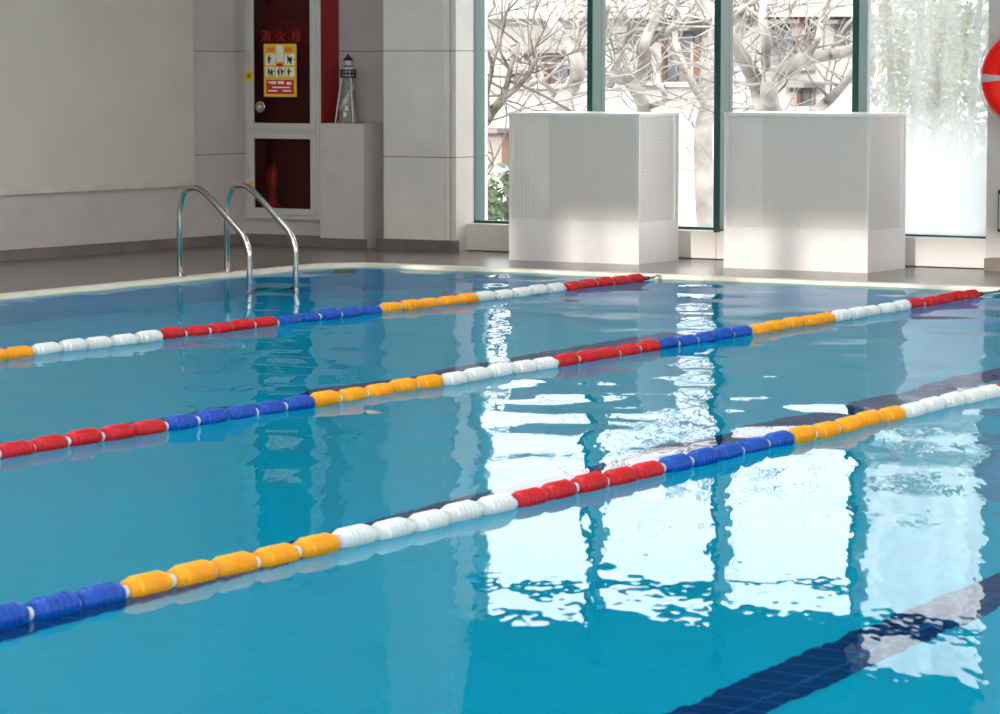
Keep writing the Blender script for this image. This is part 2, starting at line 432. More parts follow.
# window wall: sills, green fins, glass, transoms, head
WTOP = 3.0
S('wall_window_head', B(pR, jR + .05, YW, 21.8, WTOP, CEIL), M['blind'])
fin = [(587, 592.5), (714, 720.5), (852, 858.5)]
fx = [(at_y(a, 100, YW).x, at_y(b, 100, YW).x) for a, b in fin]
FD = 0.19
GY_ = YW + 0.13
left_edges = [wL] + [b for a, b in fx]
right_edges = [a for a, b in fx] + [jR + .03]
ZS = 0.225
tops = [2.72, 2.60, 2.50, 2.86]; trans = [(2.47, 2.54), (2.36, 2.45), (2.28, 2.33), (2.50, 2.58)]
for i, (a, b) in enumerate(zip(left_edges, right_edges)):
    w = bpy.data.objects.new('window_%d' % (i + 1), None); C.objects.link(w); w['kind'] = 'structure'
    obj('sill_panel', B(a - (0.20 if i == 0 else .03), b + .02, YW, YW + .3, DECK + .005, ZS, bev=0.006), M['sill'], w)
    obj('glass_pane', B(a, b, GY_, GY_ + 0.012, ZS, WTOP), M['frost'] if i == 3 else M['glass'], w)
    obj('bottom_rail', B(a, b, GY_ - 0.02, GY_ + 0.03, ZS, ZS + (0.012 if i == 3 else 0.02)), M['green'], w)
    obj('transom', B(a, b, GY_ - 0.04, GY_ + 0.05, *trans[i]), M['green'], w)
    obj('blind', B(a, b, GY_ - 0.055, GY_ - 0.03, tops[i], WTOP), M['blind'], w)
    if i < 3:
        obj('mullion', B(fx[i][0], fx[i][1], YW, YW + FD, ZS - .01, WTOP), M['green'], w)
    if i == 0:
        obj('jamb', B(wL - .04, wL + .02, YW + .1, YW + .1 + .15, ZS, WTOP), M['green'], w)
    if i == 3:
        obj('jamb', B(b - .025, b, GY_ - .02, GY_ + .05, ZS, WTOP), M['cab_frame'], w)
# ceiling and the walls behind the camera, with their windows
bm = B(-17, RX1 + .5, RY0 - .5, 22, CEIL, CEIL + .25)
S('ceiling', bm, M['ceiling'])
bm = bmesh.new()                                      # right wall: sill, head and piers around openings
box(bm, RX1, RX1 + .3, RY0, 21.4, 0, 0.9); box(bm, RX1, RX1 + .3, RY0, 21.4, 4.3, CEIL)
for k in range(7): box(bm, RX1, RX1 + .3, RY0 + k * 4.55, RY0 + k * 4.55 + .6, .9, 4.3)
S('wall_right', bm, M['wall'])
bm = bmesh.new()                                      # wall behind the camera
box(bm, -17, RX1 + .5, RY0 - .3, RY0, 0, .9); box(bm, -17, RX1 + .5, RY0 - .3, RY0, 4.6, CEIL)
for a, b in ((-17, -12.62), (-12.33, -11.87), (-11.66, -11.58), (-10.2, -10.02), (-8.7, -8.5), (-7.2, -7.0), (-5.2, -4.9), (-2.2, -1.9), (.8, 1.1), (3.8, 4.1), (6.2, 6.5)):
    box(bm, a, b, RY0 - .3, RY0, .9, 4.6)
S('wall_front', bm, M['wall'])

# ------------------------------------------------------------------ lane ropes
PITCH_F = 0.2114; R_F = 0.037; Z_F = 0.015
def float_mesh(m, name):
    L = PITCH_F - 0.021; prof = []
    n = 73
    for i in range(n):
        t = i / (n - 1); y = -L / 2 + L * t
        e = min(t, 1 - t) * L
        cap = 1.0 if e > 0.018 else math.sqrt(max(0.0, 1 - ((0.018 - e) / 0.018) ** 2)) * 0.40 + 0.60
        rib = 0.0
        if 0.035 < e: rib = 0.0062 * max(-.7, math.cos(2 * PI * y / 0.0275))
        prof.append((R_F * cap - 0.004 + rib, y))
    bm = lathe(bmesh.new(), prof, 28, 'y')
    # the ribs run slightly askew round the float
    for v in bm.verts:
        v.co.y += 0.07 * v.co.z * min(1, max(0, (L / 2 - 0.012 - abs(v.co.y)) / 0.03))
    me = bpy.data.meshes.new(name); bm.normal_update(); bm.to_mesh(me); bm.free()
    for p in me.polygons: p.use_smooth = True
    me.materials.append(m); return me
def bead_mesh():
    prof = [(0.004, -.016), (0.014, -.014), (0.019, -.009), (0.0205, 0), (0.019, .009), (0.014, .014), (0.004, .016)]
    bm = lathe(bmesh.new(), prof, 16, 'y')
    me = bpy.data.meshes.new('spacer'); bm.normal_update(); bm.to_mesh(me); bm.free()
    for p in me.polygons: p.use_smooth = True
    me.materials.append(M['white_f']); return me
FM = {c: float_mesh(M[c + '_f'], c + '_float') for c in ('red', 'blue', 'yellow', 'white')}
BEAD = bead_mesh()
ORDER = ['yellow', 'white', 'red', 'blue']
def lane_rope(X, s0, first, n_back, y_end, label, squeeze=1.0, turn=0.0):
    """first: colour that begins at Y = s0; n_back floats before it; floats go on until y_end."""
    r = thing('lane_rope', label, 'lane rope', (X, s0, 0), 'floating lane ropes across the pool', turn)
    k0 = ORDER.index(first); k = -n_back
    y_first = None
    while True:
        y = (k + .5) * PITCH_F * squeeze
        if s0 + y + PITCH_F / 2 > y_end: break
        if s0 + y > 0.5:
            if y_first is None: y_first = y
            col = ORDER[(k0 + math.floor(k / 5)) % 4]
            f = bpy.data.objects.new('float', FM[col]); C.objects.link(f); f.parent = r
            f.location = (0.004 * math.sin(k * 2.1), y, Z_F + 0.003 * math.sin(k * 1.7))
            f.rotation_euler = (0, 0.5 * k, 0.012 * math.sin(k * 1.3))
            f['label'] = col + ' ribbed float'
            b = bpy.data.objects.new('spacer', BEAD); C.objects.link(b); b.parent = f
            b.location = (0, -PITCH_F / 2, 0); b['label'] = 'white spacer bead'
            y_last = y
        k += 1
    obj('cable', tube(bmesh.new(), [(0, y_first - .3, Z_F), (0, y_last + .1, Z_F), (0, PY1 - s0 - .1, Z_F)], 0.006, 8), M['cable'], r)
    bm = tube(bmesh.new(), [(0, y_last + .115, Z_F), (0, y_last + .19, Z_F)], [0.016, 0.012], 10)
    obj('tensioner', bm, M['dark'], r)
    hk = [(0, PY1 - s0 - .11, Z_F), (0, PY1 - s0 - .05, Z_F + .012), (0, PY1 - s0 + .002, Z_F + .004)]
    obj('hook', tube(bmesh.new(), hk, .009, 8), M['steel'], r)
    return r
lane_rope(-10.576, 13.04, 'white', 13, 19.45, 'lane rope nearest the steel ladder, a red end by the left cover box')
lane_rope(-8.0, 10.685, 'blue', 15, 19.32, 'middle of the three lane ropes, its red end in front of the fogged window', 1.0, .0125)
lane_rope(-5.622, 7.312, 'yellow', 14, 19.4, 'lane rope closest to the camera, crossing the bright window reflections', 1.007, .011)

# ------------------------------------------------------------------ ladder
lad = thing('pool_ladder', 'polished steel pool ladder with two bent handrails on the pool edge', 'ladder', (-13.21, 18.12, DECK))
def rail(y):
    p = [(0, y, -.25), (0, y, .46), (.045, y, .585), (.15, y, .60), (.235, y, .545), (.52, y, .285), (.56, y, .20), (.56, y, -1.25)]
    pts = rounded(p[:1] + [(0, y, .645), (.17, y, .645)][:0] + p[1:], .10, 5)
    return tube(bmesh.new(), pts, .0195, 14)
for y in (-.286, .245):
    rl = obj('handrail', rail(y), M['steel'], lad, smooth=True)
    obj('flange', lathe(bmesh.new(), [(.042, 0.004), (.042, .010), (.024, .018)], 20, 'z', (0, y, 0)), M['steel'], rl)
for z in (-.35, -.62, -.89):
    obj('tread', B(.515, .605, -.286, .245, z, z + .03, bev=.006), M['steel'], lad)

# ------------------------------------------------------------------ perforated cover boxes
def cover(x0, x1, y0, y1, h, zb, label):
    c = thing('ventilation_cover', label, 'cover box', ((x0 + x1) / 2, (y0 + y1) / 2, DECK))
    ox, oy = (x0 + x1) / 2, (y0 + y1) / 2
    a, b, f, k = x0 - ox, x1 - ox, y0 - oy, y1 - oy; t = .012
    bm = bmesh.new()
    box(bm, a, b, f, f + .02, 0, zb); box(bm, b - .02, b, f + .02, k, 0, zb); box(bm, a, a + .02, f + .02, k, 0, zb)
    obj('base_panel', bm, M['white_metal'], c)
    obj('front_panel', B(a + .018, b - .018, f + .003, f + .006, zb, h - .02), M['perf'], c)
    for x, nm in ((a + .003, 'side_panel'), (b - .006, 'side_panel')):
        obj(nm, B(x, x + .003, f + .018, k - .01, zb, h - .02), M['perf'], c)
    obj('top_panel', B(a - .004, b + .004, f - .004, k, h - .026, h, bev=.003), M['white_metal'], c)
    for x, y in ((a, f), (b - .02, f), (a, k - .02), (b - .02, k - .02)):
        obj('corner_trim', B(x, x + .02, y, y + .02, zb, h - .02), M['white_metal'], c)
    obj('back_panel', B(a + .02, b - .02, k - .06, k - .04, .0, h - .026), M['machine'], c)
    return c
YF = 20.58
h1 = at_y(575, 113, YF).z - DECK; h2 = at_y(800, 113.2, YF).z - DECK
cover(at_y(509, 180, YF).x, at_y(639, 180, YF).x, YF, 21.17, h1, .295, 'white perforated cover box standing nearest the stone pillar')
cover(at_y(724, 180, YF).x, at_y(868.5, 180, YF).x, YF, 21.19, h2, .285, 'white perforated cover box standing beside the fogged window pane')

# ------------------------------------------------------------------ fire hose cabinet
cab = thing('fire_cabinet', 'tall aluminium framed fire hose cabinet with dark glass doors and red side', 'fire cabinet', (cL, YC, zc0))
W_, D_, HC = cR - cL, YB - YC, 2.05 + .25
pz = lambda py: at_y(285, py, YC).z - zc0
pxx = lambda px, py=100: at_y(px, py, YC).x - cL
bm = bmesh.new()
box(bm, W_ - .012, W_, .012, D_, 0, HC)
obj('side_panel', bm, M['cab_red'], cab)['label'] = 'red painted side panel'
bm = bmesh.new()
box(bm, 0, .012, .012, D_, 0, HC); box(bm, .012, W_ - .012, D_ - .012, D_, 0, HC)
box(bm, .012, W_ - .012, .012, D_ - .012, 0, .012); box(bm, .012, W_ - .012, .012, D_ - .012, HC - .012, HC); box(bm, .012, W_ - .012, .012, D_ - .012, pz(131) - .01, pz(131) + .01)
obj('cabinet_body', bm, M['cab_in'], cab)
bm = bmesh.new()                                      # frame
fw = .028
box(bm, 0, fw, -.012, .012, 0, HC); box(bm, W_ - fw, W_, -.012, .012, 0, HC)
box(bm, fw, W_ - fw, -.012, .012, 0, .03); box(bm, fw, W_ - fw, -.012, .012, pz(131) - .008, pz(131) + .008)
obj('frame', bm, M['cab_frame'], cab)
def door(z0, z1, name):
    bm = bmesh.new(); e = .05; x0, x1 = fw + .003, W_ - fw - .003
    box(bm, x0, x0 + e, -.02, .004, z0, z1, bev=.003); box(bm, x1 - e, x1, -.02, .004, z0, z1, bev=.003)
    box(bm, x0 + e, x1 - e, -.02, .004, z0, z0 + e, bev=.003); box(bm, x0 + e, x1 - e, -.02, .004, z1 - e, z1, bev=.003)
    d = obj(name, bm, M['cab_frame'], cab)
    obj('door_glass', B(x0 + e, x1 - e, -.008, -.003, z0 + e, z1 - e), M['smoke'], d)['label'] = 'dark glass'
    return d
d_low = door(.032, pz(131) - .010, 'lower_door'); d_up = door(pz(131) + .010, HC - .03, 'upper_door')
GF = -.0085
def text(name, body, size, loc, m, parent):
    cu = bpy.data.curves.new(name, 'FONT'); cu.body = body; cu.size = size; cu.align_x = 'CENTER'; cu.extrude = 0.0006
    o = bpy.data.objects.new(name, cu); C.objects.link(o)
    dg = bpy.context.evaluated_depsgraph_get(); me = bpy.data.meshes.new_from_object(o.evaluated_get(dg)); me.name = name
    bpy.data.objects.remove(o); bpy.data.curves.remove(cu)
    me.materials.clear(); me.materials.append(m)
    q = bpy.data.objects.new(name, me); C.objects.link(q); q.parent = parent
    q.location = loc; q.rotation_euler = (PI / 2, 0, 0); return q
text('lettering', '消', .098, (pxx(267), GF - .001, pz(41)), M['letter_red'], d_up)
text('lettering', '火', .098, (pxx(282), GF - .001, pz(41)), M['letter_red'], d_up)
text('lettering', '栓', .098, (pxx(297.5), GF - .001, pz(41)), M['letter_red'], d_up)
# notice on the glass
nx0, nx1 = pxx(264.8), pxx(297.5); nz0, nz1 = pz(96.8), pz(43.8)
nt_ = obj('safety_notice', B(nx0, nx1, GF - .003, GF, nz0, nz1), M['yellow'], d_up); nt_['label'] = 'yellow and red printed notice'
nw_, nh_ = nx1 - nx0, nz1 - nz0
bm = bmesh.new()
def npatch(bm, u0, u1, v0, v1, mi, lift=.0015):
    box(bm, nx0 + u0 * nw_, nx0 + u1 * nw_, GF - .003 - lift, GF - .0028, nz0 + (1 - v1) * nh_, nz0 + (1 - v0) * nh_, mi=mi)
npatch(bm, .08, .92, .68, .95, 0)
for u in (.06, .37, .68): npatch(bm, u, u + .26, .44, .62, 1)
for u in (.06, .64): npatch(bm, u, u + .30, .19, .40, 1)
npatch(bm, .40, .60, .03, .34, 1)
for u in (.12, .66): npatch(bm, u, u + .22, .07, .15, 2)
npatch(bm, .40, .58, .37, .43, 0)
def figure(bm, u, v, s, lean):
    npatch(bm, u, u + .05 * s, v, v + .03 * s, 3, .002); npatch(bm, u - .01 + lean * .02, u + .06 * s + lean * .02, v + .035 * s, v + .10 * s, 3, .002)
    npatch(bm, u, u + .022 * s, v + .10 * s, v + .15 * s, 3, .002); npatch(bm, u + .035 * s + lean * .02, u + .058 * s + lean * .02, v + .10 * s, v + .145 * s, 3, .002)
    npatch(bm, u + .06 * s, u + .12 * s, v + .045 * s, v + .06 * s, 3, .002)
for u, v, l in ((.14, .22, 0), (.72, .22, 1), (.82, .24, -1), (.12, .46, 1), (.22, .47, 0), (.45, .46, -1), (.52, .46, 1), (.74, .46, 0)): figure(bm, u, v, 1.0, l)
obj('notice_print', bm, [M['print_red'], M['print_white'], M['print_orange'], M['print_black']], nt_)
for txt, v, sz in (('119', .78, .055),):
    pass
bm = bmesh.new()
for u0, u1, v0, v1 in ((.14, .20, .71, .74), (.22, .38, .705, .76), (.44, .62, .705, .76), (.70, .84, .72, .77), (.26, .80, .81, .835), (.14, .42, .875, .90), (.58, .84, .875, .90)):
    npatch(bm, u0, u1, v0, v1, 0, .0025)
obj('notice_lines', bm, [M['print_white']], nt_)
def disc(name, px, py, r, m, parent, t=.012, y=-.02):
    return obj(name, lathe(bmesh.new(), [(r * .96, y), (r, y - t * .3), (r, y - t * .8), (r * .9, y - t)][::1], 24, 'y', (pxx(px, py), 0, pz(py))), m, parent)
kn = disc('door_knob', 262, 107, .044, M['steel'], d_up, .02, GF); kn['label'] = 'round grey door knob'
obj('knob_centre', lathe(bmesh.new(), [(.014, GF - .0195), (.012, GF - .027)], 16, 'y', (pxx(262, 107), 0, pz(107))), M['cab_frame'], kn)
for py in (76, 187):
    sl = disc('seal_tag', 251, py, .043, M['seal'], cab, .004, -.0205); sl['label'] = 'round yellow seal'
    obj('seal_emblem', lathe(bmesh.new(), [(.018, -.0243), (.018, -.0255)], 20, 'y', (pxx(251, py), 0, pz(py))), M['seal_d'], sl)
for py in (57, 172):
    obj('hinge', lathe(bmesh.new(), [(.007, -.05), (.007, .05)], 10, 'z', (pxx(250.5, py), -.024, pz(py))), M['machine'], cab)
# what stands behind the glass
def extinguisher(px, label):
    x = at_y(px, 180, YC + .12).x
    e = thing('fire_extinguisher', label, 'fire extinguisher', (x, YC + .125, zc0 + .012))
    e_b = obj('cylinder_body', lathe(bmesh.new(), [(.05, 0), (.057, .008), (.057, .30), (.05, .345), (.03, .37), (.018, .38), (.018, .40)], 24), M['ext_red'], e, smooth=True)
    obj('label_band', lathe(bmesh.new(), [(.0575, .12), (.0578, .121), (.0578, .24), (.0575, .241)], 24), M['cab_red'], e_b)['label'] = 'dark red label'
    obj('valve', B(-.02, .02, -.02, .02, .40, .425, bev=.004), M['dark'], e)
    obj('lever', tube(bmesh.new(), [(0, .01, .425), (0, -.03, .455), (0, -.07, .45)], .007, 8), M['dark'], e)
    obj('hose', tube(bmesh.new(), smooth_line([(.02, 0, .41), (.06, -.01, .40), (.068, -.01, .30), (.066, -.01, .10)], 5), .009, 8), M['dark'], e)
extinguisher(273, 'red fire extinguisher standing behind the lower dark glass door of the cabinet')
hr = thing('hose_reel', 'red hose reel behind the upper glass door of the fire cabinet', 'hose reel', (at_y(296, 30, YC + .12).x, YC + .13, at_y(296, 45, YC + .12).z))
ring = lathe(bmesh.new(), [(.03, -.055), (.20, -.055), (.205, -.05), (.205, -.045), (.12, -.04), (.12, .04), (.205, .045), (.205, .055), (.03, .055)], 36, 'y')
obj('reel_drum', ring, M['cab_red'], hr)
pts = []
for k in range(120):
    a = k / 20 * 2 * PI; pts.append((.14 * math.cos(a), -.03 + .06 * k / 120, .14 * math.sin(a)))
obj('coiled_hose', tube(bmesh.new(), pts, .012, 8), M['ext_red'], hr)

# ------------------------------------------------------------------ lighthouse ornament
YL = YC + .10
lb = at_y(348.5, 122.5, YL); lh = thing('lighthouse_ornament', 'small white lighthouse ornament with black top standing on the white pedestal', 'ornament', (lb.x, YL, zped))
sc = (at_y(348.5, 54, YL).z - zped) / 1.0
R = lambda prof: [(r * sc, h * sc) for r, h in prof]
tw = obj('tower', lathe(bmesh.new(), R([(.155, .03), (.145, .06), (.075, .66)]), 24), M['lh_grey'], lh, smooth=False)
auto_smooth(tw)
obj('base', lathe(bmesh.new(), R([(.20, 0), (.20, .015), (.17, .03)]), 24), M['lh_grey'], lh)
bm = bmesh.new()                                      # painted spiral band
n = 40; A, Bv = [], []
for i in range(n + 1):
    t = i / n; h = .08 + .55 * t; a = -2.6 + 3.4 * t
    for lst, dh in ((A, 0), (Bv, .115)):
        hh = min(h + dh, .655); r = (.145 - .07 * (hh - .06) / .6) * sc + .0015
        lst.append(bm.verts.new((r * math.cos(a), r * math.sin(a), hh * sc)))
for i in range(n): bm.faces.new((A[i], A[i + 1], Bv[i + 1], Bv[i]))
bmesh.ops.solidify(bm, geom=bm.faces[:], thickness=.002)
obj('spiral_band', bm, M['lh_white'], lh)['label'] = 'white spiral band'
for a, h in ((-1.35, .13), (-1.45, .32), (-1.2, .22)):
    r = (.145 - .07 * (h - .06) / .6) * sc
    o = obj('window', B(-.022 * sc, .022 * sc, -.008, .004, -.035 * sc, .035 * sc), M['lh_white'], lh)
    o.location = (r * math.cos(a), r * math.sin(a), h * sc); o.rotation_euler = (0, 0, a + PI / 2)
for a in (-2.45, -.62):                               # stays down the sides
    obj('side_stay', tube(bmesh.new(), [(.19 * sc * math.cos(a), .19 * sc * math.sin(a), .015 * sc), (.10 * sc * math.cos(a), .10 * sc * math.sin(a), .66 * sc)], .008 * sc + .002, 8), M['lh_white'], lh)
g = obj('gallery', lathe(bmesh.new(), R([(.09, .655), (.115, .66), (.115, .675), (.07, .68)]), 24), M['lh_black'], lh)
bm = bmesh.new()
for k in range(12):
    a = 2 * PI * k / 12; tube(bm, [(.108 * sc * math.cos(a), .108 * sc * math.sin(a), .67 * sc), (.108 * sc * math.cos(a), .108 * sc * math.sin(a), .765 * sc)], .008 * sc, 6)
for z in (.72, .768):
    tube(bm, [(.108 * sc * math.cos(2 * PI * k / 24), .108 * sc * math.sin(2 * PI * k / 24), z * sc) for k in range(25)], .011 * sc, 6)
obj('railing', bm, M['lh_black'], g)
obj('lantern_room', lathe(bmesh.new(), R([(.07, .68), (.07, .80), (.045, .82), (.04, .93)]), 20), M['lh_white'], lh)
obj('lantern_rim', lathe(bmesh.new(), R([(.06, .815), (.078, .82), (.078, .83), (.05, .835)]), 20), M['lh_black'], lh)
obj('lantern_roof', lathe(bmesh.new(), R([(.078, .905), (.078, .915), (.02, .975), (.008, 1.0)]), 20), M['lh_black'], lh)

# ------------------------------------------------------------------ roller screen on the left wall
s_end = None
for i in range(400):                                  # where the image column 195.5 meets the wall
    s = LEN1 - i * .01
    p = lw(s, .03) ; v = Vector((p.x, p.y, 0)) - Vector((0, 0, CAM_Z))
    q = Vector((v.x * math.cos(YAW) + v.y * math.sin(YAW), -v.x * math.sin(YAW) + v.y * math.cos(YAW), v.z))
    d = q.y * math.cos(PITCH) - q.z * math.sin(PITCH)
    if 500 + F_PX * q.x / d < 195.5: s_end = s; break
scr = thing('roller_screen', 'wide beige roller screen pulled down over the left wall', 'screen', lw(s_end - 2.6, 0, .49))
mi_ = scr.matrix_world
def scr_part(name, s0, s1, o0, o1, z0, z1, m):
    bm = wall_strip(bmesh.new(), s0, s1, o0, o1, z0, z1)
    for v in bm.verts: v.co -= scr.location
    return obj(name, bm, m, scr)
scr_part('fabric', s_end - 5.2, s_end, .02, .026, .53, 4.2, M['screen'])
scr_part('bottom_bar', s_end - 5.2, s_end, .012, .034, .49, .532, M['bar'])
scr_part('roller_case', s_end - 5.25, s_end + .05, .0, .10, 4.2, 4.32, M['white_metal'])

# ------------------------------------------------------------------ lifebuoy
rc = at_y(1026, 77.5, 21.24)
lf = thing('lifebuoy', 'orange red lifebuoy with grey reflective band hung at the right edge', 'lifebuoy', rc)
RM, RT = .245, .078
def torus(R0, r0, s0, s1, n=40, seg=16):
    bm = bmesh.new(); rings = []; full = abs(s1 - s0 - 2 * PI) < 1e-6
    for i in range(n if full else n + 1):
        a = s0 + (s1 - s0) * i / n
        rings.append([bm.verts.new(((R0 + r0 * math.cos(2 * PI * k / seg)) * math.cos(a), .8 * r0 * math.sin(2 * PI * k / seg), (R0 + r0 * math.cos(2 * PI * k / seg)) * math.sin(a))) for k in range(seg)])
    m = len(rings)
    for i in range(m if full else m - 1):
        a, b = rings[i], rings[(i + 1) % m]
        for k in range(seg): bm.faces.new((a[k], a[(k + 1) % seg], b[(k + 1) % seg], b[k]))
    if not full: bm.faces.new(rings[0][::-1]); bm.faces.new(rings[-1])
    bmesh.ops.recalc_face_normals(bm, faces=bm.faces[:]); return bm
obj('ring', torus(RM, RT, 0, 2 * PI, 56, 20), M['ring'], lf, smooth=True)
for q in range(4):
    a = PI / 2 * q + .02; obj('reflective_band', torus(RM, RT + .0025, a - .10, a + .10, 6, 20), M['tape'], lf, smooth=True)['label'] = 'grey reflective band'
for q in range(4):
    a0 = PI / 2 * q + .12; a1 = a0 + PI / 2 - .2
    pts = [((RM + RT + .004 + .02 * math.sin(PI * t / 8)) * math.cos(a0 + (a1 - a0) * t / 8), -.01, (RM + RT + .004 + .02 * math.sin(PI * t / 8)) * math.sin(a0 + (a1 - a0) * t / 8)) for t in range(9)]
    obj('grab_line', tube(bmesh.new(), pts, .0035, 8), M['cord'], lf)
obj('wall_hook', tube(bmesh.new(), [(.0, .095, .16), (0, 0, .155), (0, -.085, .17), (0, -.09, .2)], .012, 8), M['white_metal'], lf)
# black box low on the right jamb
p0, p1 = at_y(997, 232, 21.28), at_y(1012, 190, 21.28)
sb = thing('socket_box', 'small black wall box mounted below the lifebuoy at the right edge', 'wall box', ((p0.x + p1.x) / 2, 21.33, p0.z))
w2, hh = (p1.x - p0.x) / 2, p1.z - p0.z
obj('housing', B(-w2, w2, -.05, 0, 0, hh, bev=.008), M['dark'], sb)
obj('cover_flap', B(-w2 + .012, w2 - .012, -.058, -.05, .02, hh - .03, bev=.003), M['machine'], sb)

# ------------------------------------------------------------------ outdoors
GZ = -1.3
S('ground', B(-120, 40, 22.0, 140, GZ - .3, GZ), M['pave'])
def pxline(pts, Y, dy=0.0):
    """Points given as they appear from the pool hall, set at depth Y with a wandering depth of their own."""
    return [at_y(p[0], p[1], Y + dy * math.sin(i * 1.7 + p[0] * .05)) for i, p in enumerate(pts)]
def plane_tree(label, Y, boughs, seedv, ntwig, m=None, twig_r=.009, grp='bare plane trees beyond the windows'):
    """boughs: list of (pixel points, first radius, last radius); the first is the trunk and starts at the ground."""
    rnd = random.Random(seedv); m = m or M['bark']
    lines = []
    for i, (pts, r0, r1) in enumerate(boughs):
        r0, r1 = r0 * .68, r1 * .68
        w = pxline(pts, Y, .5)
        if i == 0: w = [Vector((w[0].x - .05, Y, GZ))] + w
        w = smooth_line(w, 5); n = len(w)
        lines.append((w, [r0 + (r1 - r0) * k / (n - 1) for k in range(n)]))
    root = thing('plane_tree', label, 'tree', (lines[0][0][0].x, Y, GZ), grp)
    loc = Vector(root.location)
    for i, (w, r) in enumerate(lines):
        obj('trunk' if i == 0 else 'bough', tube(bmesh.new(), [p - loc for p in w], r, 10), m, root, smooth=True)
    bm = bmesh.new()
    allp = [(w[k], w[min(k + 1, len(w) - 1)] - w[max(k - 1, 0)], r[k]) for w, r in lines for k in range(2, len(w))]
    for _ in range(ntwig):
        p, t, r = rnd.choice(allp)
        d = Vector((rnd.uniform(-1, 1), rnd.uniform(-.7, .7), rnd.uniform(-.25, 1.1))).normalized()
        pts = [p]; L = rnd.uniform(.5, 1.7); q = p.copy()
        for k in range(5):
            d = (d + Vector((rnd.uniform(-.5, .5), rnd.uniform(-.3, .3), rnd.uniform(-.3, .5)))).normalized()
            q = q + d * L / 5; pts.append(q.copy())
        r0 = min(r * .6, rnd.uniform(.8, 2.4) * twig_r)
        tube(bm, [x - loc for x in pts], [r0 * (1 - .15 * k) for k in range(6)], 5)
        for b in range(2):
            s = pts[2 + b]; e = d + Vector((rnd.uniform(-.9, .9), rnd.uniform(-.5, .5), rnd.uniform(-.4, .7)))
            tube(bm, [s - loc, s + e * L * .22 - loc, s + e * L * .42 + Vector((0, 0, rnd.uniform(-.05, .12))) - loc], [r0 * .6, r0 * .45, r0 * .25], 4)
    o = obj('twigs', bm, m, root, smooth=True); o['kind'] = 'stuff'
    return root
def U(z, x0, k=5.95): return [(x0 + a / k, b / k) for a, b in z]
plane_tree('pale plane tree with thick forked boughs behind the right cover box', 31, [
    (U([(250, 800), (243, 640), (232, 540), (238, 470)], 730), .15, .13),
    (U([(238, 470), (330, 420), (450, 350), (620, 318), (730, 285), (900, 150)], 730), .14, .06),
    (U([(238, 470), (215, 360), (218, 230), (190, 100), (230, -80)], 730), .10, .05),
    (U([(215, 700), (165, 520), (120, 420), (30, 270), (-60, 120), (-200, -60)], 730), .15, .08),
    (U([(250, 760), (420, 720), (560, 620), (650, 530), (730, 430), (840, 260)], 730), .10, .05),
    (U([(440, 360), (520, 240), (540, 120), (620, -60)], 730), .055, .03)], 3, 60)
plane_tree('pale plane tree crossing high over the third window pane', 34, [
    (U([(-160, 900), (-130, 640), (-60, 380), (30, 200)], 730), .17, .13),
    (U([(30, 200), (120, 130), (200, 70), (290, -40), (360, -200)], 730), .12, .07),
    (U([(-60, 380), (-110, 250), (-60, 90), (60, 60), (160, -20), (240, -120)], 730), .08, .05),
    (U([(-130, 640), (-210, 520), (-300, 330), (-330, 160), (-300, -60)], 730), .08, .04)], 5, 50)
plane_tree('plane tree with many crooked limbs behind the second window pane', 33, [
    (U([(280, 900), (262, 660), (230, 560), (180, 490)], 600), .13, .11),
    (U([(180, 490), (100, 430), (50, 500), (20, 420), (-20, 250)], 600), .09, .04),
    (U([(60, 500), (120, 310), (180, 170), (130, 60), (110, -60)], 600), .075, .04),
    (U([(230, 560), (255, 380), (270, 240), (340, 100), (400, -20), (440, -160)], 600), .11, .06),
    (U([(280, 640), (390, 590), (345, 480), (345, 360), (280, 270)], 600), .055, .03),
    (U([(300, 220), (390, 210), (430, 150), (560, 80), (640, 120), (670, -40)], 600), .05, .025)], 8, 66)
plane_tree('plane tree leaning across the top of the first window pane', 32, [
    (U([(530, 900), (535, 640), (590, 540), (640, 450)], 470), .15, .12),
    (U([(640, 450), (630, 340), (550, 220), (470, 100), (370, 0), (250, -80)], 470), .12, .08),
    (U([(640, 450), (690, 330), (780, 200), (820, 20)], 470), .08, .05),
    (U([(535, 640), (470, 520), (380, 480), (330, 560)], 470), .05, .03),
    (U([(640, 250), (645, 130), (590, 0), (560, -120)], 470), .05, .03)], 13, 48)
plane_tree('young bare tree at the left edge of the first window pane', 30, [
    (U([(60, 900), (110, 700), (185, 600)], 470), .10, .075),
    (U([(185, 600), (215, 520), (238, 420), (240, 400), (290, 260)], 470), .06, .03),
    (U([(175, 610), (300, 500), (380, 380), (380, 240)], 470), .045, .03),
    (U([(110, 700), (100, 560), (130, 380), (60, 200), (150, 30)], 470), .05, .02)], 17, 34, M['bark_d'])

